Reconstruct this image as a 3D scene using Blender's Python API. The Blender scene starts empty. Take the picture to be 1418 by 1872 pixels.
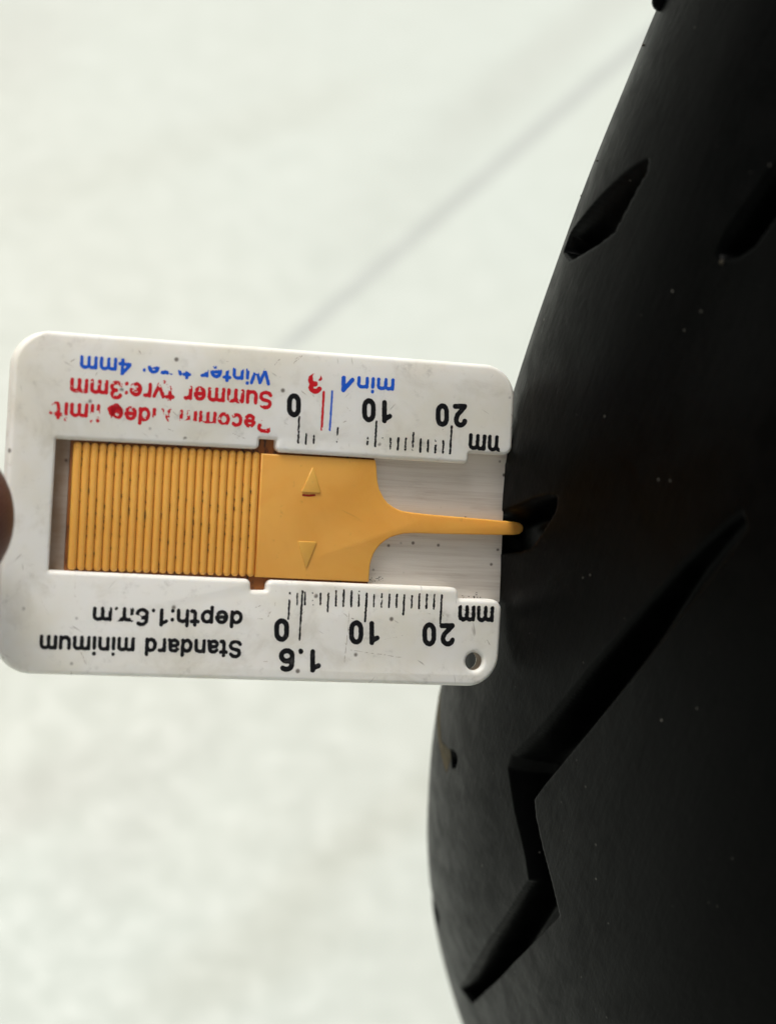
import bpy, bmesh, math, random
import numpy as np
from mathutils import Vector, Matrix
random.seed(4); RNG = np.random.default_rng(7)
S = 0.001                                   # everything below is measured in millimetres
sc = bpy.context.scene; COL = sc.collection

# ---------------------------------------------------------------- camera, sky, sun
PITCH = math.radians(52)                    # how steeply the photographer looks down
FOC = 4450.0; PW, PH = 1418.0, 1872.0
WC = np.array([173.6554, -57.1544, 438.6071])    # wheel centre seen from the camera (x right, y down, z ahead), mm
AX = np.array([math.cos(0.488019)*math.cos(-0.376674), math.sin(0.488019), math.cos(0.488019)*math.sin(-0.376674)])
RC = 178.3839
VK = np.radians([-125, -105, -90, -75, -60, -45, -30, -10, 15, 60, 120])
RK = np.array([80.011, 76.798, 73.364, 69.975, 63.518, 57.48, 55.914, 57.437, 60.409, 63.215, 65.957])
E1 = np.cross(AX, [0, 0, 1.]); E1 = np.cross(AX, E1); E1 /= np.linalg.norm(E1)
if E1[2] > 0: E1 = -E1
E2 = np.cross(AX, E1)
def rho(v):
    v = np.atleast_1d(-np.abs(np.asarray(v, float)))
    m = np.gradient(RK, VK)
    i = np.clip(np.searchsorted(VK, v)-1, 0, len(VK)-2); h = VK[i+1]-VK[i]; t = (v-VK[i])/h
    return (2*t**3-3*t**2+1)*RK[i]+(t**3-2*t**2+t)*h*m[i]+(-2*t**3+3*t**2)*RK[i+1]+(t**3-t**2)*h*m[i+1]
ROUT = RC+float(rho(0)[0])
# up direction: at right angles to the wheel axle, PITCH above the line of sight
uz = -math.sin(PITCH)
kk = -uz*AX[2]; rr = math.hypot(AX[0], AX[1]); q = math.sqrt(1-uz*uz)
# solve ux*Ax+uy*Ay = kk with |(ux,uy)| = q, the root that points up in the picture
base = np.array([AX[0], AX[1]])*kk/rr**2; perp = np.array([AX[1], -AX[0]])/rr
hh = math.sqrt(max(q*q-(kk/rr)**2, 0)); UP = np.array([*(base+perp*hh), uz])
if UP[1] > 0: UP = np.array([*(base-perp*hh), uz])
Fh = np.array([0, 0, 1.])-UP*UP[2]; Fh /= np.linalg.norm(Fh)
Rh = np.cross(Fh, UP)                       # world x
RW = np.array([Rh, Fh, UP])                 # camera vector -> world vector
OW = np.array([0, 0, ROUT-0.6])
def W(P):                                   # camera mm -> world mm
    return (np.asarray(P)-WC)@RW.T+OW
CAMPOS = W([0, 0, 0])
cam_d = bpy.data.cameras.new('camera'); cam = bpy.data.objects.new('camera', cam_d); COL.objects.link(cam)
Rm = Matrix(np.column_stack([RW@[1, 0, 0], RW@[0, -1, 0], RW@[0, 0, -1]]).tolist())
cam.matrix_world = Matrix.Translation(Vector(CAMPOS)*S)@Rm.to_4x4()
cam_d.sensor_fit = 'VERTICAL'; cam_d.sensor_height = 24; cam_d.lens = 24*FOC/PH
cam_d.clip_start = 0.01; cam_d.clip_end = 100
cam_d.dof.use_dof = True; cam_d.dof.focus_distance = 0.306; cam_d.dof.aperture_fstop = 13
cam_d.dof.aperture_blades = 7
sc.camera = cam

SUN_EL = math.radians(61)
SUN_AZ = math.radians(-24)                  # from straight ahead of the camera (+y), towards +x
sd = Vector((math.sin(SUN_AZ)*math.cos(SUN_EL), math.cos(SUN_AZ)*math.cos(SUN_EL), math.sin(SUN_EL)))
sun_d = bpy.data.lights.new('sun', 'SUN'); sun = bpy.data.objects.new('sun', sun_d); COL.objects.link(sun)
sun.rotation_euler = sd.to_track_quat('Z', 'Y').to_euler(); sun.location = (0, 1, 2)
sun_d.energy = 1.5; sun_d.angle = math.radians(20); sun_d.color = (1, .965, .9)
wd = bpy.data.worlds.new("World"); sc.world = wd; wd.use_nodes = True
nt = wd.node_tree; nt.nodes.clear()
sky = nt.nodes.new('ShaderNodeTexSky'); sky.sky_type = 'NISHITA'; sky.sun_disc = False
sky.sun_elevation = SUN_EL; sky.sun_rotation = SUN_AZ
sky.air_density = 1.0; sky.dust_density = 6.0; sky.ozone_density = 1.0
hs = nt.nodes.new('ShaderNodeHueSaturation'); hs.inputs['Saturation'].default_value = 0.12
bgn = nt.nodes.new('ShaderNodeBackground'); bgn.inputs['Strength'].default_value = 0.10
wo = nt.nodes.new('ShaderNodeOutputWorld')
nt.links.new(sky.outputs[0], hs.inputs['Color']); nt.links.new(hs.outputs[0], bgn.inputs['Color'])
nt.links.new(bgn.outputs[0], wo.inputs['Surface'])
sc.view_settings.view_transform = 'Standard'; sc.view_settings.look = 'None'
sc.view_settings.exposure = 0.30; sc.view_settings.gamma = 1.0
sc.render.engine = 'CYCLES'

# ---------------------------------------------------------------- helpers
def empty(name, M, label=None, cat=None):
    o = bpy.data.objects.new(name, None); COL.objects.link(o); o.matrix_world = M; o.empty_display_size = .01
    if label: o['label'] = label
    if cat: o['category'] = cat
    return o
def mesh_obj(name, V, F, mat=None, parent=None, smooth=True):
    me = bpy.data.meshes.new(name); me.from_pydata([tuple(float(c)*S for c in v) for v in V], [], F); me.update()
    if smooth: me.shade_smooth()
    return link(name, me, mat, parent)
def link(name, me, mat=None, parent=None):
    if mat: me.materials.clear(); me.materials.append(mat)
    o = bpy.data.objects.new(name, me); COL.objects.link(o)
    if parent: o.parent = parent
    return o
def grid_mesh(name, P, mat=None, parent=None, closed_u=False):   # P: (nu, nv, 3) in mm
    nu, nv = P.shape[:2]; me = bpy.data.meshes.new(name)
    iu = np.arange(nu if closed_u else nu-1); iv = np.arange(nv-1)
    a = (iu[:, None]*nv+iv[None]); b = (((iu+1) % nu)[:, None]*nv+iv[None])
    q = np.stack([a, a+1, b+1, b], -1).reshape(-1, 4)
    me.vertices.add(nu*nv); me.vertices.foreach_set('co', (P.reshape(-1)*S).astype(np.float32))
    me.loops.add(q.size); me.loops.foreach_set('vertex_index', q.reshape(-1).astype(np.int32))
    me.polygons.add(len(q)); me.polygons.foreach_set('loop_start', np.arange(0, q.size, 4, dtype=np.int32))
    me.update(calc_edges=True); me.validate(); me.shade_smooth()
    return link(name, me, mat, parent)

def fnoise(x, y, sc, seed, octs=3):
    out = 0; amp = 1; tot = 0
    for o in range(octs):
        rg = np.random.default_rng(seed+o*17); T = rg.random((128, 128)); X = x/sc*(2**o)+31.7; Y = y/sc*(2**o)+17.3
        xi = np.floor(X).astype(int); yi = np.floor(Y).astype(int); fx = X-xi; fy = Y-yi; fx = fx*fx*(3-2*fx); fy = fy*fy*(3-2*fy)
        g_ = lambda a, b: T[a % 128, b % 128]
        out = out+amp*((g_(xi, yi)*(1-fx)+g_(xi+1, yi)*fx)*(1-fy)+(g_(xi, yi+1)*(1-fx)+g_(xi+1, yi+1)*fx)*fy); tot += amp; amp *= .55
    return out/tot

class N:                                    # small node-tree writer
    def __init__(s, name):
        s.m = bpy.data.materials.new(name); s.m.use_nodes = True; s.t = s.m.node_tree; s.t.nodes.clear()
        s.out = s.t.nodes.new('ShaderNodeOutputMaterial'); s.b = s.t.nodes.new('ShaderNodeBsdfPrincipled')
        s.t.links.new(s.b.outputs[0], s.out.inputs['Surface'])
        s.tc = s.t.nodes.new('ShaderNodeTexCoord')
    def set(s, inp, v):
        if hasattr(v, 'is_linked') or isinstance(v, bpy.types.NodeSocket): s.t.links.new(v, inp)
        else: inp.default_value = v
    def p(s, k, v): s.set(s.b.inputs[k], v)
    def coord(s, scale=(1, 1, 1), rot=(0, 0, 0), loc=(0, 0, 0)):
        src = s.tc.outputs['Object']
        if any(rot):                        # turn first, stretch afterwards
            k = s.t.nodes.new('ShaderNodeMapping'); s.t.links.new(src, k.inputs['Vector']); k.inputs['Rotation'].default_value = rot
            src = k.outputs[0]; rot = (0, 0, 0)
        n = s.t.nodes.new('ShaderNodeMapping'); s.t.links.new(src, n.inputs['Vector'])
        n.inputs['Scale'].default_value = scale; n.inputs['Rotation'].default_value = rot; n.inputs['Location'].default_value = loc
        return n.outputs[0]
    def noise(s, vec, scale, detail=4, rough=.55, dist=0):
        n = s.t.nodes.new('ShaderNodeTexNoise'); s.t.links.new(vec, n.inputs['Vector'])
        n.inputs['Scale'].default_value = scale; n.inputs['Detail'].default_value = detail
        n.inputs['Roughness'].default_value = rough; n.inputs['Distortion'].default_value = dist
        return n.outputs['Fac']
    def voro(s, vec, scale, rand=1):
        n = s.t.nodes.new('ShaderNodeTexVoronoi'); s.t.links.new(vec, n.inputs['Vector'])
        n.inputs['Scale'].default_value = scale; n.inputs['Randomness'].default_value = rand
        return n
    def rng(s, v, a, b, c=0., d=1., smooth=True):
        n = s.t.nodes.new('ShaderNodeMapRange'); n.interpolation_type = 'SMOOTHSTEP' if smooth else 'LINEAR'
        s.set(n.inputs['Value'], v); n.inputs['From Min'].default_value = a; n.inputs['From Max'].default_value = b
        n.inputs['To Min'].default_value = c; n.inputs['To Max'].default_value = d
        return n.outputs[0]
    def math(s, op, a, b=0.):
        n = s.t.nodes.new('ShaderNodeMath'); n.operation = op; s.set(n.inputs[0], a); s.set(n.inputs[1], b); return n.outputs[0]
    def mix(s, f, a, b, mode='MIX'):
        n = s.t.nodes.new('ShaderNodeMix'); n.data_type = 'RGBA'; n.blend_type = mode
        s.set(n.inputs[0], f); s.set(n.inputs[6], a); s.set(n.inputs[7], b); return n.outputs[2]
    def bump(s, h, strength, dist):
        n = s.t.nodes.new('ShaderNodeBump'); s.set(n.inputs['Height'], h)
        n.inputs['Strength'].default_value = strength; n.inputs['Distance'].default_value = dist
        s.t.links.new(n.outputs[0], s.b.inputs['Normal']); return n
    def sep(s, vec):
        n = s.t.nodes.new('ShaderNodeSeparateXYZ'); s.t.links.new(vec, n.inputs[0]); return n.outputs
def c4(r, g, b): return (r, g, b, 1)

# ---------------------------------------------------------------- materials
def plastic_white(name, base, yellow, grime=1., sss=.35):
    n = N(name); v = n.coord()
    big = n.noise(v, 55, 4, .6); fine = n.noise(v, 420, 6, .7); n3 = n.noise(n.coord(loc=(.3, .1, 0)), 150, 5, .65, .6)
    col = n.mix(n.rng(big, .40, .70, 0, .8), c4(*base), c4(*yellow))
    col = n.mix(n.rng(n3, .50, .75, 0, .30*grime), col, c4(.50, .44, .33))
    col = n.mix(n.rng(fine, .55, .75, 0, .34*grime), col, c4(.30, .27, .22))
    # dark specks of dirt
    vo = n.voro(v, 330); sp = n.rng(vo.outputs['Distance'], .05, .13, 1, 0)
    gate = n.rng(n.noise(n.coord(loc=(1, 2, 3)), 300, 1), .50, .57, 0, .85*grime)
    col = n.mix(n.math('MULTIPLY', sp, gate), col, c4(.10, .075, .05))
    # short hairline scratches holding dirt, in two directions
    for rot, sc_, th in ((.5, (190, 1500, 190), .71), (-.9, (170, 1400, 170), .72), (1.4, (200, 1600, 200), .72)):
        s_ = n.noise(n.coord(scale=sc_, rot=(0, 0, rot)), 1, 2, .5)
        col = n.mix(n.rng(s_, th, th+.05, 0, .5*grime), col, c4(.22, .18, .13))
    n.p('Base Color', col); n.p('Roughness', n.rng(fine, .3, .7, .34, .55)); n.p('IOR', 1.46)
    n.p('Subsurface Weight', sss); n.p('Subsurface Radius', (1, .88, .7)); n.p('Subsurface Scale', .0016)
    h = n.math('ADD', n.math('MULTIPLY', fine, .6), n.math('MULTIPLY', n.noise(v, 1800, 2), .4))
    n.bump(h, .12, .0002)
    return n.m
M_FRAME = plastic_white('white_plastic', (.89, .87, .815), (.81, .77, .65))
def back_plate_mat():
    n = N('brushed_white_plastic'); v = n.coord()
    st = n.noise(n.coord(scale=(40, 1400, 40)), 1, 5, .7); st2 = n.noise(n.coord(scale=(90, 500, 60)), 1, 4, .6)
    col = n.mix(n.rng(st, .42, .75, 0, .55), c4(.84, .79, .73), c4(.52, .44, .37))
    col = n.mix(n.rng(st2, .52, .78, 0, .40), col, c4(.46, .38, .31))
    vo = n.voro(v, 520); sp = n.rng(vo.outputs['Distance'], .06, .16, 1, 0)
    x, y, z = n.sep(n.coord())            # shade in the blind end of the slot, painted in as brown
    slot_shade = n.math('MULTIPLY', n.rng(x, .0065, .0090, 1, 0), n.rng(n.noise(v, 240, 4, .6), .2, .7, .72, .97))
    col = n.mix(slot_shade, col, c4(.33, .215, .125))
    gate = n.rng(n.noise(n.coord(loc=(4, 2, 3)), 260, 1), .50, .56, 0, .85)
    col = n.mix(n.math('MULTIPLY', sp, gate), col, c4(.06, .035, .02))
    n.p('Base Color', col); n.p('Roughness', .42); n.p('Subsurface Weight', .2); n.p('Subsurface Radius', (1, .8, .6)); n.p('Subsurface Scale', .001)
    n.bump(st, .25, .0002)
    tr = n.t.nodes.new('ShaderNodeBsdfTranslucent'); n.t.links.new(col, tr.inputs[0]); ms = n.t.nodes.new('ShaderNodeMixShader'); ms.inputs[0].default_value = .45
    n.t.links.new(n.b.outputs[0], ms.inputs[1]); n.t.links.new(tr.outputs[0], ms.inputs[2]); n.t.links.new(ms.outputs[0], n.out.inputs['Surface']); return n.m
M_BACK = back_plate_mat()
def amber(name, col1, col2, rough=.38):
    n = N(name); v = n.coord(); a = n.noise(v, 90, 4, .6, .5); f = n.noise(v, 700, 5, .65)
    col = n.mix(n.rng(a, .38, .7), c4(*col1), c4(*col2))
    col = n.mix(n.rng(f, .62, .8, 0, .35), col, c4(.25, .10, .02))
    s_ = n.noise(n.coord(scale=(80, 900, 60), rot=(0, 0, .35)), 1, 2)
    col = n.mix(n.rng(s_, .70, .76, 0, .28), col, c4(.40, .17, .03))
    n.p('Base Color', col); n.p('Roughness', n.rng(f, .3, .7, rough-.06, rough+.12))
    n.p('Subsurface Weight', .3); n.p('Subsurface Radius', (1, .45, .12)); n.p('Subsurface Scale', .0014)
    n.bump(f, .10, .0002); return n.m
M_AMBER = amber('amber_plastic', (.88, .44, .085), (.82, .375, .060))
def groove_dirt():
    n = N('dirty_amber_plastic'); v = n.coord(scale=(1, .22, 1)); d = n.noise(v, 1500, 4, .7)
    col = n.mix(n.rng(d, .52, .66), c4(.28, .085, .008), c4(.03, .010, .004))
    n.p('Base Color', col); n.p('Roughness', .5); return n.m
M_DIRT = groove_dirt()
def ink(name, col):
    n = N(name); f = n.noise(n.coord(), 900, 4, .7)
    n.p('Base Color', n.mix(n.rng(f, .55, .75, 0, .12), c4(*col), c4(.5, .47, .45))); n.p('Roughness', .5); n.p('IOR', 1.3); return n.m
I_BLACK = ink('black_ink', (.006, .006, .007)); I_RED = ink('red_ink', (.62, .012, .02)); I_BLUE = ink('blue_ink', (.012, .11, .62))
I_BROWN = ink('brown_scratch_dirt', (.40, .34, .27)); I_DRED = ink('dark_red_ink', (.28, .01, .005))
def rubber(name, side=False):
    n = N(name); v = n.coord(); big = n.noise(v, 30, 4, .6); fine = n.noise(v, 900, 6, .7); mid = n.noise(v, 220, 5, .65, .4)
    col = n.mix(n.rng(mid, .35, .7), c4(.0003, .0005, .0004), c4(.0012, .0013, .0012))
    vo = n.voro(v, 260); sp = n.rng(vo.outputs['Distance'], .02, .055, 1, 0)
    gate = n.rng(n.noise(n.coord(loc=(7, 2, 3)), 190, 2), .58, .64, 0, 1)
    dust = n.math('MULTIPLY', sp, gate)
    vo2 = n.voro(n.coord(loc=(.11, .07, .02)), 560); sp2 = n.math('MULTIPLY', n.rng(vo2.outputs['Distance'], .04, .12, 1, 0), n.rng(n.noise(n.coord(loc=(1, 8, 3)), 260, 2), .58, .63, 0, .5))
    dust = n.math('MAXIMUM', dust, sp2)
    col = n.mix(dust, col, c4(.16, .15, .13))
    n.p('Base Color', col); n.p('Roughness', n.rng(mid, .3, .75, .32, .46)); n.p('IOR', 1.105)
    scuff = n.noise(n.coord(scale=(1100, 170, 170)), 1, 4, .65)
    h = n.math('ADD', n.math('MULTIPLY', fine, .5), n.math('ADD', mid, n.math('MULTIPLY', scuff, .8)))
    n.bump(h, .17, .0004); return n.m
M_RUB = rubber('tread_rubber'); M_SIDE = rubber('sidewall_rubber', True)
def wall_dirt():
    n = N('dusty_rubber'); f = n.noise(n.coord(), 500, 5, .6)
    n.p('Base Color', n.mix(f, c4(.014, .012, .009), c4(.075, .062, .040))); n.p('Roughness', .7); n.p('IOR', 1.3); return n.m
M_NUB = wall_dirt()
nd = N('dried_dust'); nd.p('Base Color', nd.mix(nd.noise(nd.coord(), 500, 5, .6), c4(.03, .024, .013), c4(.15, .125, .08))); nd.p('Roughness', .85); nd.p('IOR', 1.2); M_DUST = nd.m

# ---------------------------------------------------------------- ground: pale stone slab with soft grey veins
def cray(px, py): return np.array([(px-PW/2)/FOC, (py-PH/2)/FOC, 1.])
def ground_pt(px, py):
    d = RW@cray(px, py); t = -CAMPOS[2]/d[2]; return CAMPOS+d*t
def ground_material():
    n = N('pale_stone'); v = n.coord(); x, y, z = n.sep(v)
    a = n.noise(v, 3.2, 3, .5, .4); b = n.noise(n.coord(loc=(3, 1, 0)), 7.5, 3, .5, .5); f = n.noise(v, 120, 5, .7)
    c = n.mix(n.rng(a, .35, .68), c4(.545, .585, .53), c4(.54, .56, .495))
    c = n.mix(n.rng(b, .46, .72, 0, .14), c, c4(.49, .51, .46))
    c = n.mix(n.rng(f, .55, .8, 0, .05), c, c4(.46, .45, .40))
    # veins: (start px, end px) of the photograph carried to the floor; half width in mm, strength
    wob = n.math('MULTIPLY', n.math('SUBTRACT', n.noise(n.coord(loc=(2, 5, 0)), 4, 2), .5), .006)
    for (p0, p1, hw, st, col, ex) in VEINS:
        A = ground_pt(*p0)*S; B = ground_pt(*p1)*S; dx, dy = (B-A)[:2]; L = math.hypot(dx, dy); dx /= L; dy /= L
        t = n.math('ADD', n.math('MULTIPLY', n.math('SUBTRACT', x, float(A[0])), float(dx)), n.math('MULTIPLY', n.math('SUBTRACT', y, float(A[1])), float(dy)))
        s = n.math('ADD', n.math('MULTIPLY', n.math('SUBTRACT', x, float(A[0])), float(-dy)), n.math('MULTIPLY', n.math('SUBTRACT', y, float(A[1])), float(dx)))
        s = n.math('ABSOLUTE', n.math('ADD', s, wob))
        g = n.rng(s, 0.15*hw*S, hw*S*1.25, st, 0)
        g = n.math('MULTIPLY', g, n.rng(t, -ex, ex*.3, 0, 1)); g = n.math('MULTIPLY', g, n.rng(t, L-ex*.3, L+ex, 1, 0))
        c = n.mix(g, c, c4(*col))
    n.p('Base Color', c); n.p('Roughness', n.rng(f, .3, .7, .45, .7)); n.bump(f, .04, .0006); return n.m
VEINS = [((1245, 22), (528, 629), 3.3, .95, (.41, .432, .402), .02),
         ((1230, -90), (900, 190), 11, .28, (0.403, 0.403, 0.359), .06), ((900, 190), (640, 470), 20, .20, (0.417, 0.440, 0.385), .06),
         ((600, 190), (0, 372), 12, .22, (0.444, 0.455, 0.385), .05),
         ((800, 1440), (560, 1610), 9, .30, (0.403, 0.406, 0.332), .03), ((560, 1700), (350, 1810), 14, .30, (0.403, 0.406, 0.332), .03),
         ((100, 1440), (-40, 1500), 12, .35, (0.403, 0.393, 0.345), .04), ((60, 20), (0, 110), 25, .25, (0.417, 0.406, 0.359), .04),
         ((330, 1380), (200, 1560), 12, .16, (0.417, 0.413, 0.372), .04)]
g = 40.
go = bpy.data.meshes.new('ground'); go.from_pydata([(-g, -g, 0), (g, -g, 0), (g, g, 0), (-g, g, 0)], [], [(0, 1, 2, 3)])
go = link('ground', go, ground_material()); go['kind'] = 'structure'

# ---------------------------------------------------------------- tyre (a true ring, standing on the ground)
TM = Matrix(np.column_stack([RW@AX, RW@E1, RW@E2]).tolist()).to_4x4(); TM.translation = Vector(OW)*S
tyre = empty('tyre', TM, 'black rubber tyre standing upright with sharp-edged tread grooves cut into its rounded shoulder', 'tyre')
def impl(P):
    d = P-WC; a = d@AX; r = np.linalg.norm(d-a*AX)-RC
    return math.hypot(a, r)-float(rho(min(max(math.atan2(a, r), -2.18), 2.0))[0])
def uv_of(px, py):                          # where a sight line meets the tyre: angle round the wheel, angle round the section
    d = cray(px, py); zp, vp = 240., impl(d*240.)
    for z in np.arange(242, 440, 2.):
        v = impl(d*z)
        if vp > 0 >= v:
            for _ in range(12):
                zm = (zp+z)/2
                if impl(d*zm) > 0: zp = zm
                else: z = zm
            break
        zp, vp = z, v
    P = d*z-WC; a = P@AX; r = P-a*AX
    return math.atan2(r@E2, r@E1), math.atan2(a, np.linalg.norm(r)-RC)
KU, KV = 206.4, 66.                          # mm per radian, for measuring across the tread
def outline(pts): return np.array([uv_of(*p) for p in pts])*[KU, KV]
SIPE = outline([(1183, 295), (1165, 304), (1141, 321), (1104, 355), (1066, 398), (1042, 429), (1031, 457), (1042, 473), (1066, 460), (1094, 442), (1122, 420), (1144, 377), (1165, 337), (1178, 315)])
SIPE_B = outline([(1017, 910), (999, 909), (979, 913), (956, 923), (928, 933), (903, 944), (889, 966), (888, 992), (895, 1008), (915, 1008), (949, 1005), (968, 999), (976, 990), (990, 970), (1004, 947), (1014, 930)])
sc_ = outline([(806, 1352), (826, 1371), (835, 1386), (831, 1402), (816, 1418)])
SIPE_C = np.vstack([sc_, [[sc_[-1][0]+2, -1.42*KV], [sc_[0][0]-6, -1.42*KV]]])
MAIN = outline([(1364, 967), (1356, 935), (1325, 958), (1250, 1030), (1150, 1142), (1075, 1228), (1033, 1280), (985, 1337), (938, 1384), (931, 1407), (943, 1483), (962, 1567), (968, 1610), (938, 1657), (891, 1727), (844, 1808), (862, 1832), (887, 1808), (938, 1756), (985, 1709), (1021, 1672), (1007, 1614), (990, 1549), (978, 1492), (975, 1459), (995, 1431), (1033, 1384), (1099, 1304), (1164, 1224), (1262, 1098)])
m2 = outline([(1405, 318), (1366, 371), (1329, 426), (1312, 463), (1320, 473), (1351, 466), (1378, 448), (1412, 402)])
SECOND = np.vstack([m2, [m2[-1]+[-14, 8], m2[-1]+[-30, 13], m2[0]+[-18, 10]]])
def sd_poly(X, Y, poly, pad=6.):
    out = np.full(X.shape, 1e3); lo, hi = poly.min(0)-pad, poly.max(0)+pad
    m = (X > lo[0]) & (X < hi[0]) & (Y > lo[1]) & (Y < hi[1])
    if not m.any(): return out
    x, y = X[m], Y[m]; d = np.full(x.shape, 1e9); ins = np.zeros(x.shape, bool)
    for (ax, ay), (bx, by) in zip(poly, np.roll(poly, -1, 0)):
        ex_, ey_ = bx-ax, by-ay; L = ex_*ex_+ey_*ey_+1e-9
        t = np.clip(((x-ax)*ex_+(y-ay)*ey_)/L, 0, 1); d = np.minimum(d, (x-ax-t*ex_)**2+(y-ay-t*ey_)**2)
        c = ((ay > y) != (by > y)) & (x < (bx-ax)*(y-ay)/(by-ay+1e-12)+ax); ins ^= c
    d = np.sqrt(d); out[m] = np.where(ins, -d, d); return out
PITCH_U = 2*math.pi/28
PIT = outline([(823, 1374), (831, 1376), (835, 1387), (832, 1399), (825, 1401), (822, 1388)])
shapes = [(MAIN, 5.5, 1.1), (SECOND, 5., 1.0), (SIPE, 4.2, .5), (SIPE_B, 4.2, .55), (SIPE_C, .3, 1.7), (PIT, 2.6, .25)]
for k in range(1, 7): shapes.append((MAIN+[k*4*PITCH_U*KU, 0], 5.5, 1.1)); shapes.append((SECOND+[k*4*PITCH_U*KU, 0], 5., 1.))
for k in range(7): shapes.append((MAIN*[1, -1]+[(k*4+2)*PITCH_U*KU, 0], 5.5, 1.1)); shapes.append((SECOND*[1, -1]+[(k*4+2)*PITCH_U*KU, 0], 5., 1.))
for k in range(28):
    if k not in (0, 1, 2): shapes.append((SIPE+[k*PITCH_U*KU, 0], 4.2, .5))
    shapes.append((SIPE*[1, -1]+[(k+.5)*PITCH_U*KU, 0], 4.2, .5))
def groove_depth(U, V):
    D = np.zeros(U.shape)
    for poly, dep, wall in shapes:
        for sh in (-2*math.pi*KU, 0, 2*math.pi*KU):
            if poly[:, 0].max()+sh < U.min()*KU-3 or poly[:, 0].min()+sh > U.max()*KU+3: continue
            d = sd_poly(U*KU, V*KV, poly+[sh, 0])
            t = np.clip((.25-d)/(wall+.25), 0, 1); e = t*t*(3-2*t)
            if len(poly) == len(MAIN):       # the long groove starts shallow and deepens
                e = e*(.22+.78*np.clip((U*KU-(poly[:, 0].min()+sh))/26, 0, 1))
            D = np.maximum(D, dep*e)
    return D
def ring(U, V, flatten=True):
    Ug, Vg = np.meshgrid(U, V, indexing='ij'); rh = rho(Vg.ravel()).reshape(Vg.shape)-groove_depth(Ug, Vg)
    # slow unevenness of moulded, worn rubber
    rh = rh+.05*np.sin(Ug*37+Vg*5)*np.sin(Vg*9+Ug*11)
    a = rh*np.sin(Vg); r = RC+rh*np.cos(Vg)
    return np.stack([a, r*np.cos(Ug), r*np.sin(Ug)], -1)
Ufine = np.arange(.24, 1.34, .28/205); Urest = np.linspace(1.34, 2*math.pi+.24, 620)[:-1]
U = np.concatenate([Ufine, Urest])
V = np.concatenate([np.arange(-1.5, .12, .27/60), np.linspace(.12, 1.5, 95)])
tread = grid_mesh('tread', ring(U, V), M_RUB, tyre, True)
Us = np.concatenate([np.arange(.24, 1.4, .0035), np.linspace(1.4, 2*math.pi+.24, 320)[:-1]])
def side(sg):
    Vs = np.concatenate([np.linspace(1.5, 1.92, 60)])
    Ug, Vg = np.meshgrid(Us, Vs, indexing='ij'); rh = rho(Vg.ravel()).reshape(Vg.shape)
    rh = rh-groove_depth(Ug, Vg*sg)+.05*np.sin(Ug*37+sg*Vg*5)*np.sin(sg*Vg*9+Ug*11)
    a = sg*rh*np.sin(Vg); r = RC+rh*np.cos(Vg); P = np.stack([a, r*np.cos(Ug), r*np.sin(Ug)], -1)
    # bead and the inside of the casing
    ins = []
    for vv, off in ((1.94, 2), (1.93, 5), (1.85, 7), (1.6, 7.5), (1.5, 8)):
        rh = float(rho(vv)[0])-off; a = sg*rh*math.sin(vv); r = RC+rh*math.cos(vv)
        ins.append(np.stack([np.full(len(Us), a), r*np.cos(Us), r*np.sin(Us)], -1))
    return np.concatenate([P, np.stack(ins, 1)], 1)
for sg in (-1, 1): grid_mesh('sidewall', side(sg), M_SIDE, tyre, True)
Ui = np.linspace(0, 2*math.pi, 241)[:-1]; Vi = np.linspace(-1.5, 1.5, 45); Ug, Vg = np.meshgrid(Ui, Vi, indexing='ij')
rh = rho(Vg.ravel()).reshape(Vg.shape)-8; Pi_ = np.stack([rh*np.sin(Vg), (RC+rh*np.cos(Vg))*np.cos(Ug), (RC+rh*np.cos(Vg))*np.sin(Ug)], -1)
grid_mesh('inner_lining', Pi_, M_SIDE, tyre, True)
def dust_patch(poly, inset, lo, hi, seed):    # film of dried dust lying on the bottom of a sipe
    Ud = np.arange(poly[:, 0].min(), poly[:, 0].max(), .18)/KU; Vd_ = np.arange(poly[:, 1].min(), poly[:, 1].max(), .18)/KV
    P = ring(Ud, Vd_); Ug, Vg = np.meshgrid(Ud, Vd_, indexing='ij'); nrm = np.stack([np.sin(Vg), np.cos(Vg)*np.cos(Ug), np.cos(Vg)*np.sin(Ug)], -1)
    P = P+nrm*.05; d = sd_poly(Ug*KU, Vg*KV, poly); nz = fnoise(Ug*KU, Vg*KV, 1.1, seed, 3)
    keep = (d < -inset) & (lo(Ug*KU, Vg*KV)) & (nz < hi)
    V_, F_, ids = [], [], {}
    for i in range(len(Ud)-1):
        for j in range(len(Vd_)-1):
            if keep[i, j] and keep[i+1, j] and keep[i, j+1] and keep[i+1, j+1]:
                f = []
                for q_ in ((i, j), (i, j+1), (i+1, j+1), (i+1, j)):
                    if q_ not in ids: ids[q_] = len(V_); V_.append(P[q_])
                    f.append(ids[q_])
                F_.append(f)
    if F_: mesh_obj('dried_dust', V_, F_, M_DUST, tyre)
def surf_pt(u, v, h=0.):
    rh = float(rho(v)[0])+h; r = RC+rh*math.cos(v); return np.array([rh*math.sin(v), r*math.cos(u), r*math.sin(u)])
def blob(name, c, rad, seed, mat, parent, st=(1, 1, 1)):
    bm = bmesh.new(); bmesh.ops.create_icosphere(bm, subdivisions=3, radius=1); rg = np.random.default_rng(seed)
    dirs = rg.normal(size=(7, 3)); dirs /= np.linalg.norm(dirs, axis=1)[:, None]; amp = rg.uniform(-.3, .3, 7)
    for v in bm.verts:
        p = np.array(v.co); k = 1+sum(a*math.exp(-3*(1-p@d)) for a, d in zip(amp, dirs)); v.co = Vector((p*k*rad*np.array(st)+c)*S)
    me = bpy.data.meshes.new(name); bm.to_mesh(me); bm.free(); me.shade_smooth(); return link(name, me, mat, parent)
dust_patch(SIPE_C, .1, lambda a, b: b < PIT[:, 1].min()-.1, .9, 3)
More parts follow.
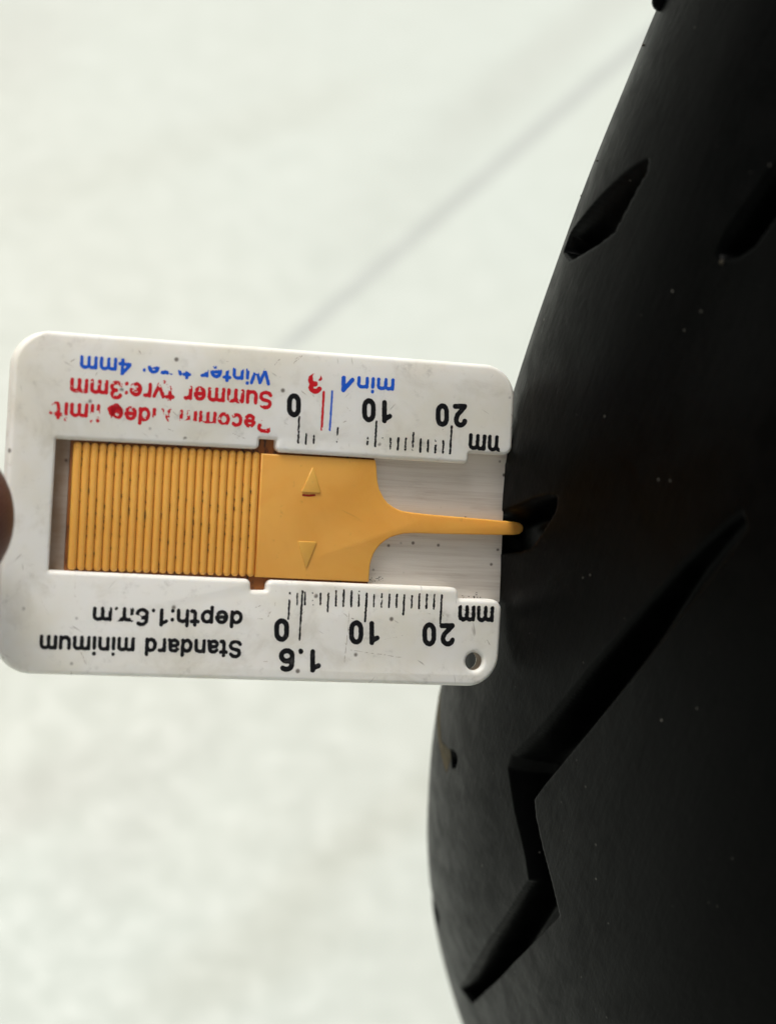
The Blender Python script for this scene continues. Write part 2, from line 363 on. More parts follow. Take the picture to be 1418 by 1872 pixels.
u0, v0 = uv_of(1212, 12)
blob('moulding_nub', surf_pt(u0-.003, v0-.03, .25), 1.25, 3, M_RUB, tyre, (.9, .9, 1.2))
for i, (px, py) in enumerate([(1174, 87), (1090, 301), (1058, 365), (1316, 480)]):
    uu, vv = uv_of(px+3, py); blob('rubber_crumb', surf_pt(uu, vv-(.02 if i < 3 else 0), .05), (.16, .13, .12, .3)[i], 5+i, M_NUB, tyre)

# ---------------------------------------------------------------- tread depth gauge
GX = np.array([.93880854, .05033199, .34074214]); GY = np.array([-.05890393, .9981496, .01508999]); GT = np.array([-43.58260368, -21.54119567, 285.37755498])
GN = np.cross(GY, GX); GN /= np.linalg.norm(GN)       # towards the camera
GY = np.cross(GX, GN)*-1; GY = GY if GY[1] > 0 else -GY
GM = Matrix(np.column_stack([RW@GX, RW@(-GY), RW@GN]).tolist()).to_4x4(); GM.translation = Vector(W(GT))*S
def G(px, py, z=0.):                        # measured point -> millimetres on the gauge (x along, y down negative, z height)
    d = cray(px, py); t = ((GT+GN*z)@GN)/(d@GN); P = d*t-GT; return np.array([P@GX, -(P@GY)])
gauge = empty('tread_depth_gauge', GM, 'white plastic tread depth gauge with amber ribbed slider, its probe in a tyre groove', 'tyre gauge')

def rounded(pts, seg=8):                    # pts: (px, py, radius mm) -> local polygon with arcs at the corners
    P = [G(p[0], p[1]) for p in pts]; R = [p[2] for p in pts]; out = []; n = len(P)
    for i in range(n):
        a, b, c = P[i-1], P[i], P[(i+1) % n]; r = R[i]
        if r <= 0: out.append(b); continue
        d1 = (a-b)/np.linalg.norm(a-b); d2 = (c-b)/np.linalg.norm(c-b); ang = math.acos(np.clip(d1@d2, -1, 1))
        t = r/math.tan(ang/2); t = min(t, .49*np.linalg.norm(a-b), .49*np.linalg.norm(c-b)); r = t*math.tan(ang/2)
        ctr = b+(d1+d2)/np.linalg.norm(d1+d2)*r/math.sin(ang/2); s, e = b+d1*t-ctr, b+d2*t-ctr
        a0 = math.atan2(s[1], s[0]); a1 = math.atan2(e[1], e[0]); da = (a1-a0+math.pi) % (2*math.pi)-math.pi
        k = max(2, int(seg*abs(da)/1.2)+1)
        for j in range(k+1): th = a0+da*j/k; out.append(ctr+r*np.array([math.cos(th), math.sin(th)]))
    return np.array(out)
def slab(name, polys, z0, z1, bev, mat, parent, res=3):   # outline(s) with holes -> bevelled slab between z0 < z1
    cu = bpy.data.curves.new(name, 'CURVE'); cu.dimensions = '2D'; cu.fill_mode = 'BOTH'
    for P in polys:
        sp = cu.splines.new('POLY'); sp.points.add(len(P)-1); sp.use_cyclic_u = True
        for i, (x, y) in enumerate(P): sp.points[i].co = (x*S*1000, y*S*1000, 0, 1)
    cu.extrude = (z1-z0)/2-bev; cu.bevel_depth = bev; cu.bevel_resolution = res; cu.offset = -bev
    o = bpy.data.objects.new('tmp', cu); COL.objects.link(o); bpy.context.view_layer.update()
    me = bpy.data.meshes.new_from_object(o.evaluated_get(bpy.context.evaluated_depsgraph_get())); bpy.data.objects.remove(o)
    me.name = name
    zc = (z0+z1)/2
    for v in me.vertices: v.co = Vector((v.co.x*S, v.co.y*S, (v.co.z+zc)*S))
    bm = bmesh.new(); bm.from_mesh(me); bmesh.ops.remove_doubles(bm, verts=bm.verts, dist=2e-6); bm.to_mesh(me); bm.free()
    me.shade_smooth(); me.set_sharp_from_angle(angle=math.radians(50))
    return link(name, me, mat, parent)

FR = [(29.4, 600.1, 4.4), (944, 670.3, 4.2), (936, 833.5, 1.2), (858, 829, .25), (857, 848.5, 1.3), (505, 826.5, 1.2), (505.7, 804.3, .15),
      (475.5, 802.6, .15), (474.5, 821.5, 1.0), (104.5, 802.5, .1), (91, 1042.5, .1), (459.5, 1059, 1.3), (459.5, 1079.2, .2), (488, 1079.4, .2),
      (489.5, 1060, 1.2), (837, 1074.5, 1.9), (840, 1095, .25), (918.5, 1096.5, 1.4), (909, 1256, 4.1), (-6.3, 1230.4, 4.0)]
hole_c = G(867.5, 1209.5); hole = [hole_c+1.13*np.array([math.cos(t), -math.sin(t)]) for t in np.linspace(0, 2*math.pi, 41)[:-1]]
frame = slab('frame', [rounded(FR, 10), hole], -2.9, 0, .55, M_FRAME, gauge, 5)
nr_, nz_ = 40, 8; lv, lf = [], []
for j in range(nz_+1):
    for i in range(nr_): t = 2*math.pi*i/nr_; lv.append((hole_c[0]+1.118*math.cos(t), hole_c[1]+1.118*math.sin(t), -.6-1.75*j/nz_))
for j in range(nz_):
    for i in range(nr_): a = j*nr_+i; b = j*nr_+(i+1) % nr_; lf.append((a, b, b+nr_, a+nr_))
gr = N('brown_grime'); gr.p('Base Color', gr.mix(gr.noise(gr.coord(), 900, 4, .6), c4(.10, .06, .03), c4(.34, .25, .16))); gr.p('Roughness', .7)
mesh_obj('hole_grime', lv, lf, gr.m, gauge)
def zpoly(pts, z): return np.array([G(p[0], p[1], z) for p in pts])
bp = [(96, 799), (480, 815), (848, 838), (848, 822), (931, 826), (924, 850), (914, 1100), (905, 1108), (835, 1106), (835, 1078), (480, 1066), (84, 1048)]
# the plate lies 1.9 below the face: move the outline under the rails
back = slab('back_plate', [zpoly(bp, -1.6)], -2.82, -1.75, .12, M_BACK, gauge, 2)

# slider: an Empty-free part whose ribs, arrow marks are sub-parts
ZS = -.45
sl = [(478.5, 829), (686.4, 841), (688.5, 852), (689.4, 866), (690.5, 880), (693.5, 894), (702, 911), (709, 919.5), (718.7, 926.5), (727, 931), (737, 934.4), (755, 937), (785, 940.5), (850, 946),
      (916.7, 951.8), (944, 954.5), (951, 956.5), (956, 961), (957, 966), (955.5, 972), (950, 976.3), (940, 978), (913, 978), (860, 977.2), (806.7, 976.2), (766, 975), (751.7, 974.9), (738, 975.8), (726, 978.6), (714, 982.5),
      (704, 988.7), (695, 996), (688.5, 1004), (683, 1013), (679.5, 1022.7), (677, 1032), (676, 1042), (674.7, 1063.9), (467.5, 1054.9)]
slider = slab('slider', [zpoly(sl, ZS)], -1.72, ZS, .2, M_AMBER, gauge, 3)
tabs = [(131, 803), (474, 816), (474, 797), (507, 799), (507, 826), (684, 838), (672, 1070), (492, 1062), (492, 1083), (457, 1081), (457, 1062), (118, 1047)]
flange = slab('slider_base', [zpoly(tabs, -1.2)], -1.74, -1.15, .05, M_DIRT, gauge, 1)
def rib_mesh(L, r):
    V, F = [], []; nseg, nc = 10, 5
    rows = []
    ys = [(-L/2+r*(1-math.cos(k*math.pi/2/nc)), r*math.sin(k*math.pi/2/nc)) for k in range(nc+1)]
    ys += [(-y, rr_) for y, rr_ in reversed(ys)]
    for y, rr_ in ys:
        row = []
        for k in range(nseg+1):
            t = math.pi*k/nseg; V.append((rr_*math.cos(t), y, rr_*math.sin(t)*.85)); row.append(len(V)-1)
        row = [len(V)]+row+[len(V)+1]; V.append((rr_, y, -.45)); V.append((-rr_, y, -.45)); rows.append(row)
    for a, b in zip(rows[:-1], rows[1:]):
        for k in range(len(a)-2):
            F.append((a[k], a[k+1], b[k+1], b[k]))
        F.append((a[0], b[0], b[-2], a[-2])) if False else None
    me = bpy.data.meshes.new('rib'); me.from_pydata([tuple(c*S for c in v) for v in V], [], F); me.update(); me.shade_smooth(); me.materials.append(M_AMBER)
    bm = bmesh.new(); bm.from_mesh(me); bmesh.ops.remove_doubles(bm, verts=bm.verts, dist=1e-6); bmesh.ops.recalc_face_normals(bm, faces=bm.faces); bm.to_mesh(me); bm.free(); me.shade_smooth()
    return me
tl, tr = G(135.5, 807, ZS), G(477.5, 826.5, ZS); bl, br = G(124.5, 1042.5, ZS), G(466.5, 1055, ZS)
edges = np.concatenate([[0, 1.12], 1.12+np.arange(1, 23)*(22.9-1.12)/22])/22.9
pitch = np.linalg.norm(tr-tl)/23; rm = rib_mesh(np.linalg.norm((bl+br)/2-(tl+tr)/2), pitch*.472)
for i in range(23):
    t = (edges[i]+edges[i+1])/2; a = tl+(tr-tl)*t; b = bl+(br-bl)*t; c = (a+b)/2; d = a-b
    o = bpy.data.objects.new('rib', rm); COL.objects.link(o); o.parent = slider
    o.location = (c[0]*S, c[1]*S, (ZS-pitch*.401-random.uniform(0, .04))*S); o.rotation_euler = (0, 0, math.atan2(d[1], d[0])-math.pi/2)
    if i == 0: o.scale = (1.12, 1, 1)
slab('arrow_mark', [zpoly([(570.5, 855), (572.5, 855), (586, 899.5), (584.5, 901.5), (552, 899.5), (551, 898)], ZS)], ZS-.1, ZS+.16, .09, M_AMBER, slider, 2)
slab('arrow_mark', [zpoly([(545, 989), (577, 990.5), (578, 992), (560.5, 1037), (558, 1037), (544.5, 991)], ZS)], ZS-.1, ZS+.16, .09, M_AMBER, slider, 2)

# ---------------------------------------------------------------- printed lettering: strokes -> contour mesh, with the wear of the photo
def arc(cx, cy, rx, ry, a0, a1, n=14):
    t = np.radians(np.linspace(a0, a1, n)); return [(cx+rx*math.cos(k), cy+ry*math.sin(k)) for k in t]
XH = .72
def hump(x0, x1):                           # n-shaped arch from stem x0 to stem x1
    r = (x1-x0)/2; return arc(x0+r, XH-r*.95-.0, r, r*.95, 165, 0, 10)+[(x1, 0)]
GLYPH = {  # advance width, strokes (cap height = 1)
 'W': (1.02, [[(0, 1), (.24, 0), (.5, .95), (.76, 0), (1.0, 1)]]),
 'i': (.16, [[(.06, 0), (.06, XH-.06)], [(.06, 1.03), (.06, 1.05)]]),
 'n': (.60, [[(.06, 0), (.06, XH)], hump(.06, .52)]),
 't': (.34, [[(.16, .95), (.16, .12), (.22, .01), (.33, .01)], [(0, XH), (.33, XH)]]),
 'e': (.60, [[(.06, .37), (.55, .37)]+arc(.3, .36, .25, .36, 5, 320, 18)]),
 'r': (.38, [[(.06, 0), (.06, XH)], arc(.30, .45, .23, .26, 165, 80, 8)]),
 'y': (.56, [[(.02, XH), (.28, .02)], [(.54, XH), (.24, -.15), (.12, -.26), (.02, -.25)]]),
 ':': (.16, [[(.06, .02), (.06, .04)], [(.06, .62), (.06, .64)]]),
 '.': (.16, [[(.06, .02), (.06, .04)]]),
 '4': (.64, [[(.46, 0), (.46, 1), (.02, .30), (.62, .30)]]),
 'V': (.64, [[(.50, .1), (.46, 1), (.04, .32)]]),
 'm': (.94, [[(.06, 0), (.06, XH)], hump(.06, .45), hump(.45, .86)]),
 'S': (.68, [arc(.33, .76, .27, .24, 20, 270, 12)[:-1]+arc(.33, .26, .29, .26, 90, -160, 12)]),
 'u': (.60, [[(.06, XH), (.06, .25)]+arc(.29, .25, .23, .24, 180, 340, 9), [(.53, XH), (.53, 0)]]),
 '3': (.62, [arc(.28, .75, .24, .24, 160, -90, 12)+arc(.28, .26, .27, .26, 90, -160, 12)]),
 'R': (.70, [[(.06, 0), (.06, 1), (.36, 1)]+arc(.38, .75, .24, .25, 90, -90, 9)+[(.06, .50)], [(.36, .5), (.64, 0)]]),
 'c': (.56, [arc(.3, .36, .25, .36, 45, 315, 16)]),
 'o': (.60, [arc(.3, .36, .25, .36, 0, 360, 20)]),
 'd': (.60, [[(.53, 0), (.53, 1)], arc(.29, .36, .24, .36, 0, 360, 18)]),
 'l': (.16, [[(.06, 0), (.06, 1)]]),
 'a': (.60, [arc(.27, .50, .23, .22, 150, 0, 9)+[(.50, .1), (.55, .01)], arc(.26, .20, .21, .19, 30, 330, 12)+[(.5, .14)], [(.42, .40), (.5, .44)]]),
 'p': (.60, [[(.06, -.28), (.06, XH)], arc(.30, .36, .24, .36, 0, 360, 18)]),
 'h': (.60, [[(.06, 0), (.06, 1)], hump(.06, .52)]),
 '0': (.60, [arc(.30, .66, .25, .34, 0, 180, 12)+arc(.30, .34, .25, .34, 180, 360, 12)+[(.55, .66)]]),
 '1': (.5, [[(.30, 0), (.30, 1)], [(.30, .97), (.22, .86), (.04, .76)]]),
 '2': (.64, [arc(.30, .72, .25, .28, 165, -20, 12)+[(.46, .46), (.06, .03), (.60, .03)]]),
 '6': (.60, [arc(.30, .28, .25, .28, 0, 360, 18), [(.055, .34), (.07, .62)]+arc(.32, .72, .25, .28, 170, 48, 10)]),
 ' ': (.34, [])}
CELL = .075
def ink_mesh(name, strokes, mat, parent, seed=1, wear=.0, erase=(), z=.012, rough=.05, label=None):
    # strokes: (points local mm, half width); wear 0..1; erase: (px ellipse cx, cy, rx, ry, strength)
    allp = np.vstack([s[0] for s in strokes]); mw = max(s[1] for s in strokes)+.2
    x0, y0 = allp.min(0)-mw; x1, y1 = allp.max(0)+mw
    xs = np.arange(x0, x1+CELL, CELL); ys = np.arange(y0, y1+CELL, CELL); Fd = np.full((len(xs), len(ys)), -1.)
    for P, hw in strokes:
        P = np.asarray(P); lo = P.min(0)-hw-.25; hi = P.max(0)+hw+.25
        i0, i1 = np.searchsorted(xs, [lo[0], hi[0]]); j0, j1 = np.searchsorted(ys, [lo[1], hi[1]])
        X, Y = np.meshgrid(xs[i0:i1], ys[j0:j1], indexing='ij'); d = np.full(X.shape, 1e9)
        for (ax, ay), (bx, by) in zip(P[:-1], P[1:]):
            ex_, ey_ = bx-ax, by-ay; t = np.clip(((X-ax)*ex_+(Y-ay)*ey_)/(ex_*ex_+ey_*ey_+1e-9), 0, 1)
            d = np.minimum(d, np.hypot(X-ax-t*ex_, Y-ay-t*ey_))
        Fd[i0:i1, j0:j1] = np.maximum(Fd[i0:i1, j0:j1], hw-d)
    X, Y = np.meshgrid(xs, ys, indexing='ij')
    Fd += (fnoise(X, Y, .22, seed, 2)-.5)*2*rough
    th = np.full(X.shape, .10+wear*.6)
    for (cx_, cy_, rx, ry, st) in erase:
        c = G(cx_, cy_); q_ = ((X-c[0])/(rx/13.6))**2+((Y-c[1])/(ry/13.6))**2; th = np.maximum(th, .12+.78*st*np.clip(1.35-q_*.75, 0, 1))
    nz = .55*fnoise(X, Y, .55, seed+5, 2)+.45*fnoise(X, Y, .17, seed+9, 2)
    Fd = np.minimum(Fd, (nz-th)*.8)
    Vd = {}; VV = []; FF = []
    def vid(key, p):
        if key not in Vd: Vd[key] = len(VV); VV.append((p[0], p[1], z))
        return Vd[key]
    pos = Fd > 0; any_ = pos[:-1, :-1] | pos[1:, :-1] | pos[1:, 1:] | pos[:-1, 1:]
    for i, j in zip(*np.nonzero(any_)):
        cs = ((i, j), (i+1, j), (i+1, j+1), (i, j+1)); poly = []
        for k in range(4):
            a, b = cs[k], cs[(k+1) % 4]; fa, fb = Fd[a], Fd[b]
            if fa > 0: poly.append(vid(a, (xs[a[0]], ys[a[1]])))
            if (fa > 0) != (fb > 0):
                t = fa/(fa-fb); pa = np.array([xs[a[0]], ys[a[1]]]); pb = np.array([xs[b[0]], ys[b[1]]])
                poly.append(vid((min(a, b), max(a, b)), pa+(pb-pa)*t))
        if len(set(poly)) >= 3: FF.append(tuple(dict.fromkeys(poly)))
    o = mesh_obj(name, VV, FF, mat, parent)
    if label: o['label'] = label
    return o
def text_strokes(txt, start, end, cap_px, hw_px):
    # start/end: measured baseline points (reading start, reading end); the text stands upside down in the view
    A = G(*start); B = G(*end); dx = (B-A); Lg = np.linalg.norm(dx); dx /= Lg; up = np.array([dx[1], -dx[0]])*-1
    if up[1] > 0: up = -up                  # text 'up' points down the picture (local -y)
    hw_ = hw_px/13.7; cap = cap_px/13.7-2*hw_; A = A+up*hw_+dx*hw_*.6; B = B-dx*hw_*.6; Lg -= 1.2*hw_; gap = .17
    tot = sum(GLYPH[c][0]+gap for c in txt)-gap; kx = Lg/tot; out = []; x = 0
    for c in txt:
        w, st = GLYPH[c]
        for s_ in st: out.append((np.array([A+dx*(x+p[0])*kx+up*p[1]*cap for p in s_]), hw_px/13.7))
        x += w+gap
    return out
def digit(c, box, hw_px):                   # glyph upside down in its measured box
    x0, y0, x1, y1 = box; st = GLYPH[c][1]; P = np.vstack([np.array(s_) for s_ in st]); lo, hi = P.min(0), P.max(0); h = hw_px; out = []
    for s_ in st:
        q_ = (np.array(s_)-lo)/np.maximum(hi-lo, 1e-6)
        out.append((np.array([G(x1-h-u*(x1-x0-2*h), y0+h+v*(y1-y0-2*h)) for u, v in q_]), hw_px/13.7))
    return out
def line(x0, y0, x1, y1, w): return [(np.array([G(x0, y0), G(x1, y1)]), w/2/13.7)]
L_ = 'lettering'
ink_mesh(L_, text_strokes('Winter tyre: 4mm', (494, 674.5), (146, 649), 28, 2.8), I_BLUE, gauge, 11, .12,
         [(470, 668, 22, 12, .75), (440, 664, 20, 11, .7), (412, 662, 20, 13, .9), (372, 660, 20, 17, 1.), (345, 660, 22, 15, 1.), (318, 660, 22, 18, 1.), (285, 654, 24, 14, 1.), (255, 660, 12, 20, .8)])
ink_mesh(L_, text_strokes('Summer tyre:3mm', (499, 715), (128, 690), 31, 3.1), I_RED, gauge, 22, .34,
         [(436, 712, 9, 10, .45), (480, 742, 12, 6, .4), (350, 705, 7, 12, .6), (322, 706, 8, 14, .55), (300, 702, 12, 12, .55), (245, 708, 8, 14, .5), (368, 700, 8, 9, .5)])
ink_mesh(L_, text_strokes('Recommended limit:', (496, 759), (89, 733), 30, 3.0), I_RED, gauge, 33, .38,
         [(484, 763, 16, 14, .82), (395, 780, 22, 6, .8), (350, 776, 25, 7, .8), (345, 752, 18, 8, .45), (318, 764, 8, 20, .8), (292, 764, 7, 16, .8), (280, 775, 10, 10, .7), (235, 745, 8, 8, .4), (205, 778, 14, 12, .95), (178, 768, 12, 16, .62), (150, 775, 20, 6, .6)])
ink_mesh(L_, [(np.array([G(203, 748), G(213, 744), G(219, 751)]), .42), (np.array([G(205, 754), G(206, 752)]), .42)], I_RED, gauge, 34, .1)
ink_mesh(L_, text_strokes('min', (722, 692), (652, 687), 27, 3.0)+[(np.array([G(628, 691), G(627.5, 713), G(644, 694.5)]), .27)], I_BLUE, gauge, 44, .1)
ink_mesh(L_, digit('3', (563, 683, 589, 719.5), 4.2), I_RED, gauge, 55, .12, [(578, 689, 6, 6, 1.)])
ink_mesh(L_, text_strokes('Standard minimum', (443, 1170), (72, 1160), 31, 3.1), I_BLACK, gauge, 66, .06)
ink_mesh(L_, text_strokes('depth:1.6mm', (445, 1116), (169, 1108.5), 30.5, 3.2), I_BLACK, gauge, 77, .08, [(248, 1130, 9, 5, .9), (214, 1124, 7, 10, .75), (196, 1112, 5, 5, .9), (244, 1110, 4, 4, .5)])
ink_mesh(L_, text_strokes('mm', (924, 797), (856, 791.5), 37, 3.4), I_BLACK, gauge, 88, .05, [(922, 808, 8, 22, 1.1)])
ink_mesh(L_, text_strokes('mm', (903.5, 1108), (836.5, 1106), 36, 3.5), I_BLACK, gauge, 99, .0, rough=.09)
Nn = 'scale_number'
for k, (ch, bx) in enumerate([('0', (524.7, 719.5, 550, 762.5)), ('0', (661.7, 728.3, 686.5, 771.5)), ('1', (698, 731.5, 716.5, 773.5)), ('0', (796, 737.7, 820.3, 780)), ('2', (827.3, 738.5, 853.5, 781.5)),
                 ('0', (501.4, 1130.5, 528.3, 1173)), ('0', (638, 1134.2, 664, 1178)), ('1', (675, 1135.5, 693.5, 1179)), ('0', (771.7, 1138, 797, 1181.5)), ('2', (803, 1139.5, 831, 1181.5)),
                 ('6', (510, 1185.2, 538.5, 1228)), ('1', (567, 1187, 586.5, 1229.5))]):
    ink_mesh(Nn, digit(ch, bx, 4.4), I_BLACK, gauge, 100+k*7, .02, rough=.035)
ink_mesh(Nn, [(np.array([G(549.6, 1190), G(550, 1191.5)]), .29)], I_BLACK, gauge, 5, 0)
tk = []
top = [(547, 763, 545, 809, 3.6), (559.5, 793, 559, 812, 3.4), (574, 796, 573.3, 811, 3), (617, 782, 615.8, 808, 3.4), (672.3, 799, 671.5, 812, 3), (688, 771, 685.5, 815.5, 3.6),
       (699.8, 801, 699, 817, 3.4), (713.7, 802, 713, 820, 3.4), (728, 800.5, 726.6, 822, 3.8), (741.5, 801.5, 740.6, 822, 3.4), (755.7, 791, 754, 822, 3.6), (768.8, 803, 767.8, 826, 3.8),
       (782.5, 804.5, 781.5, 826, 3.6), (796, 805, 795, 827, 3.8), (810, 806, 809, 827, 3.6), (825.2, 780, 822.3, 829, 3.8)]
for i, t in enumerate(top): tk += line(*t)
ink_mesh('scale_ticks', tk, I_BLACK, gauge, 301, .12, [(545.5, 796, 4, 12, .36), (672, 805, 5, 10, .45), (699.5, 810, 4, 10, .5), (755, 815, 4, 10, .45), (713, 812, 4, 10, .3), (616, 801, 4, 6, .5), (796, 808, 4, 5, .4), (741, 815, 4, 8, .3)], rough=.07)
tk = []
bot = [(530, 1084, 527.2, 1131, 3.4), (543.6, 1085, 543, 1105, 3), (552.8, 1081, 547.4, 1170, 3.4), (557.6, 1083, 557.2, 1105, 3.2), (572, 1084, 571.2, 1105, 3.2), (586, 1085, 585.5, 1106, 3), (600.3, 1085, 598.8, 1118, 3.4),
       (614.2, 1080, 613.7, 1107, 3.4), (628.6, 1079, 627.4, 1108, 3.8), (642.5, 1080, 641.5, 1108.5, 3.6), (656.4, 1081, 655.5, 1108.5, 3.2), (670.3, 1085, 667.2, 1136, 4), (683.7, 1087, 683, 1109, 3),
       (697.7, 1086, 696.8, 1109, 3.2), (711.8, 1087, 710.6, 1110, 3.4), (725.2, 1087, 724.2, 1110, 3.4), (739, 1087.7, 736.8, 1123, 3.6), (752.9, 1089, 752, 1111, 3.4), (766.5, 1086, 765.3, 1112, 3.6), (780.1, 1087, 778.8, 1112, 3.4),
       (793.9, 1087, 792.4, 1112.6, 3.4), (807.2, 1088, 804.3, 1139.5, 3.8)]
for t in bot: tk += line(*t)
ink_mesh('scale_ticks', tk, I_BLACK, gauge, 302, .08, [(572, 1094, 4, 14, .5), (529.5, 1091, 4, 4, .7), (656, 1088, 4, 5, .5), (697, 1100, 4, 9, .3), (683, 1095, 4, 6, .35)], rough=.07)
ink_mesh('scale_line', line(591.6, 717, 588, 785, 4.2), I_RED, gauge, 401, .1, [(588, 782, 5, 5, .5)], rough=.04, label='thin red limit line at three millimetres')
ink_mesh('scale_line', line(607.2, 715, 602.8, 786, 3.4), I_BLUE, gauge, 402, .1, [(603, 783, 5, 5, .4)], rough=.04, label='thin blue limit line at four millimetres')
ink_mesh('red_mark', [(np.array([G(554, 905.2, ZS), G(565, 906, ZS), G(575, 905.2, ZS)]), .13)], I_DRED, slider, 403, 0, z=ZS+.012, rough=.02)
# hairline scratches and grime caught in them
scr = []
for a in [(298, 737, 336, 769), (304, 741, 325, 752), (425, 792, 452, 803), (75, 1098, 90, 1124), (148, 1192, 158, 1216), (138, 1051, 138, 1094), (512, 656, 502, 668), (553, 650, 537, 664), (548, 652, 540, 656),
          (494, 1118, 490, 1127), (440, 1182, 436, 1190), (306, 784, 318, 788), (640, 1108, 628, 1226), (700, 1170, 745, 1160), (640, 1188, 742, 1203), (505, 1072, 503, 1110), (556, 1118, 548, 1128)]:
    P = [G(a[0]+(a[2]-a[0])*t+random.uniform(-.7, .7), a[1]+(a[3]-a[1])*t+random.uniform(-.7, .7)) for t in np.linspace(0, 1, 6)]
    scr.append((np.array(P), random.uniform(.016, .034)))
for k in range(30):
    x, y = random.uniform(60, 900), random.choice([random.uniform(640, 790), random.uniform(1070, 1235)])
    an = random.uniform(-1.3, 1.3); l = random.uniform(3, 13)
    if 60 < x < 900: scr.append((np.array([G(x, y), G(x+l*math.cos(an)*.5+random.uniform(-1, 1), y+l*math.sin(an)*.5), G(x+l*math.cos(an), y+l*math.sin(an))]), random.uniform(.015, .04)))
o = ink_mesh('scratches', scr, I_BROWN, gauge, 500, .30, z=.008, rough=.02)
o['kind'] = 'stuff'
# crumbs of dirt lying in the corners beside the slider
cr = []
for k in range(46):
    if k < 26: x, y, zz = random.uniform(843, 880), 1094-abs(random.gauss(0, 4)), -1.75
    else: x, y, zz = random.uniform(676, 700), 1063-abs(random.gauss(0, 5)), -1.75
    p_ = G(x, y, zz); cr.append((p_, random.uniform(.03, .09)))
for k in range(150):                        # dark grit packed between the ribs
    i_ = random.randrange(1, 23); t_ = edges[i_]+(.0 if i_ > 1 else 0); q_ = random.random()
    if random.random() < .5: q_ = .3+.5*random.random()
    a_ = tl+(tr-tl)*t_; b_ = bl+(br-bl)*t_; c_ = a_+(b_-a_)*(.03+.94*q_)
    cr.append((c_, random.uniform(.04, .085), -.74, 2.4))
cr = [c if len(c) == 4 else (c[0], c[1], -1.75, 1.) for c in cr]
V_, F_ = [], []
for (p_, r_, zb_, ly_) in cr:
    b0 = len(V_); 
    for sx, sy, sz in ((1, 0, 0), (0, 1, 0), (-1, 0, 0), (0, -1, 0), (0, 0, 1)): V_.append((p_[0]+sx*r_*random.uniform(.6, 1.5)/(ly_**.5), p_[1]+sy*r_*random.uniform(.6, 1.2)*ly_, zb_+sz*(r_*.7 if ly_ == 1 else .28)))
    F_ += [(b0, b0+1, b0+4), (b0+1, b0+2, b0+4), (b0+2, b0+3, b0+4), (b0+3, b0, b0+4)]
mesh_obj('dirt_crumbs', V_, F_, M_NUB, gauge)['kind'] = 'stuff'

# ---------------------------------------------------------------- the hand that holds the gauge: thumb on the face, fingers behind
def skin():
    n = N('skin'); v = n.coord(); f = n.noise(v, 900, 4, .6); a = n.noise(v, 60, 3)
    w = n.t.nodes.new('ShaderNodeTexWave'); n.t.links.new(n.coord(rot=(0, 0, .9)), w.inputs['Vector']); w.inputs['Scale'].default_value = 620; w.inputs['Distortion'].default_value = 3; w.inputs['Detail'].default_value = 1; w.inputs['Detail Scale'].default_value = .4
    n.p('Base Color', n.mix(a, c4(.075, .022, .013), c4(.12, .038, .022))); n.p('Roughness', .5)
    n.p('Subsurface Weight', .15); n.p('Subsurface Radius', (1, .3, .15)); n.p('Subsurface Scale', .002)
    n.bump(n.math('ADD', n.math('MULTIPLY', w.outputs[0], .8), f), .5, .0003); return n.m
M_SKIN = skin(); nn = N('fingernail'); nn.p('Base Color', c4(.42, .20, .15)); nn.p('Roughness', .3); M_NAIL = nn.m
HM = GM.copy()
hand = empty('hand', HM, 'bare hand pinching the left end of the white gauge, brown thumb tip on its face', 'hand')
def tube_chain(bm, pts):                    # pts: (x, y, z, r) mm; tapered segments with round joints, merged by the remesh below
    for (x, y, z, r) in pts:
        bmesh.ops.create_icosphere(bm, subdivisions=3, radius=r*S, matrix=Matrix.Translation(Vector((x, y, z))*S))
    for a, b in zip(pts[:-1], pts[1:]):
        A = Vector(a[:3]); B = Vector(b[:3]); d = B-A
        Mx = Matrix.Translation((A+B)/2*S)@d.to_track_quat('Z', 'Y').to_matrix().to_4x4()
        bmesh.ops.create_cone(bm, cap_ends=True, segments=28, radius1=a[3]*S, radius2=b[3]*S, depth=d.length*S, matrix=Mx)
bm = bmesh.new()
cyt = -22.0
# thumb: wrist side far left, tip pad pressed on the face (z = 0)
tube_chain(bm, [(-78, cyt-26, 0, 15.5), (-50, cyt-14, 12, 12.5), (-29, cyt-4, 14.5, 10.0), (-14.6, cyt-.6, 11.2, 9.9), (-10.6, cyt-.3, 10.0, 9.75)])
# index finger curls behind, its pad on the back (z = -2.9)
tube_chain(bm, [(-88, cyt+14, -12, 12.5), (-58, cyt+18, -32, 9.6), (-28, cyt+8, -28, 8.6), (-10, cyt-2, -14.5, 8.0), (1.5, cyt-5, -11.4, 7.9)])
# middle, ring and little finger, curled
tube_chain(bm, [(-92, cyt-6, -20, 12.5), (-62, cyt-6, -44, 9.8), (-36, cyt-12, -42, 8.8), (-26, cyt-16, -24, 8.0), (-33, cyt-16, -14, 7.4)])
tube_chain(bm, [(-96, cyt-26, -22, 12), (-70, cyt-26, -44, 9.2), (-46, cyt-26, -42, 8.3), (-38, cyt-27, -26, 7.6), (-45, cyt-27, -17, 7.0)])
tube_chain(bm, [(-102, cyt-44, -18, 11), (-82, cyt-44, -37, 7.8), (-62, cyt-44, -36, 7.0), (-55, cyt-44, -24, 6.5), (-60, cyt-44, -16, 6.1)])
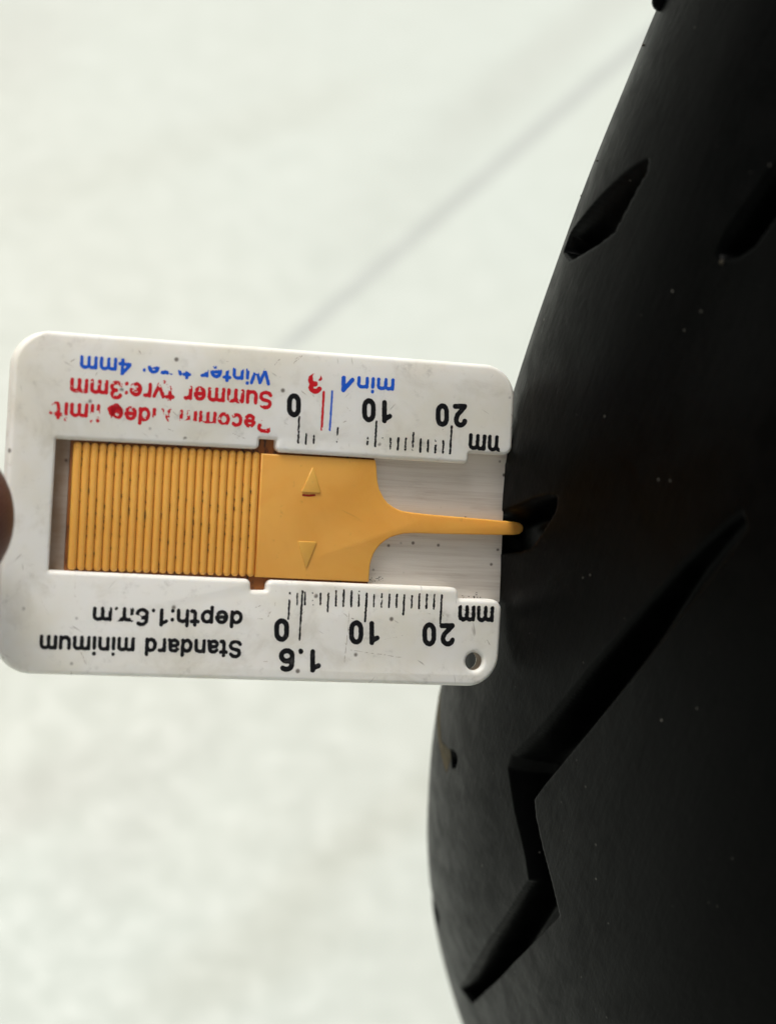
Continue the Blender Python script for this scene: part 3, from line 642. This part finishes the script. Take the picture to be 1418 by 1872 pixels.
# palm, wrist and forearm
for row in ([(-88, cyt+14, -12, 12.5), (-128, cyt+4, -8, 14)], [(-92, cyt-6, -20, 12.5), (-130, cyt-8, -10, 15)], [(-96, cyt-26, -22, 12), (-132, cyt-20, -10, 15)], [(-102, cyt-44, -18, 11), (-136, cyt-30, -8, 14)],
            [(-78, cyt-26, 0, 15.5), (-130, cyt-18, -4, 16)], [(-90, cyt-5, -14, 12), (-92, cyt-40, -14, 12)], [(-112, cyt+2, -12, 14), (-114, cyt-34, -12, 14)]):
    tube_chain(bm, row)
tube_chain(bm, [(-130, cyt-14, -8, 19), (-150, cyt-18, -6, 21), (-175, cyt-22, -4, 23), (-300, cyt-45, 4, 32)]); tube_chain(bm, [(-150, cyt-6, -6, 19), (-175, cyt-38, -4, 19)])
me = bpy.data.meshes.new('palm_and_fingers'); bm.to_mesh(me); bm.free()
body = link('palm_and_fingers', me, M_SKIN, hand)
rmod = body.modifiers.new('remesh', 'REMESH'); rmod.mode = 'VOXEL'; rmod.voxel_size = .0009; rmod.use_smooth_shade = True
smod = body.modifiers.new('smooth', 'SMOOTH'); smod.factor = .5; smod.iterations = 7
# press the thumb pad flat where it meets the plate: everything of the thumb below the face moves up to it
bpy.context.view_layer.update()
me2 = bpy.data.meshes.new_from_object(body.evaluated_get(bpy.context.evaluated_depsgraph_get())); body.modifiers.clear(); body.data = me2
co = np.empty(len(me2.vertices)*3, np.float32); me2.vertices.foreach_get('co', co); co = co.reshape(-1, 3)
m = (co[:, 0] > -.0005*1) & (co[:, 2] > -.0015) & (co[:, 2] < .0003); co[m, 2] = .0003
m = (co[:, 0] > -.0005) & (co[:, 2] < -.0029) & (co[:, 2] > -.0045); co[m, 2] = np.minimum(co[m, 2], -.0031)
me2.vertices.foreach_set('co', co.ravel()); me2.update(); me2.shade_smooth()
if not me2.materials: me2.materials.append(M_SKIN)
# thumb nail on the side turned to the camera
nv, nf = [], []
for i in range(9):
    for j in range(9):
        u_ = i/8; w_ = (j/8-.5)*1.5; wd_ = 1-.25*max(0, u_-.6)**1; R_ = 9.9
        nv.append((-24+11*u_, cyt-1+math.sin(w_*.62)*R_*wd_, (12.6-2.9*u_)+math.cos(w_*.62)*R_*.985-.05))
for i in range(8):
    for j in range(8): a = i*9+j; nf.append((a, a+9, a+10, a+1))
mesh_obj('nail', nv, nf, M_NAIL, hand)
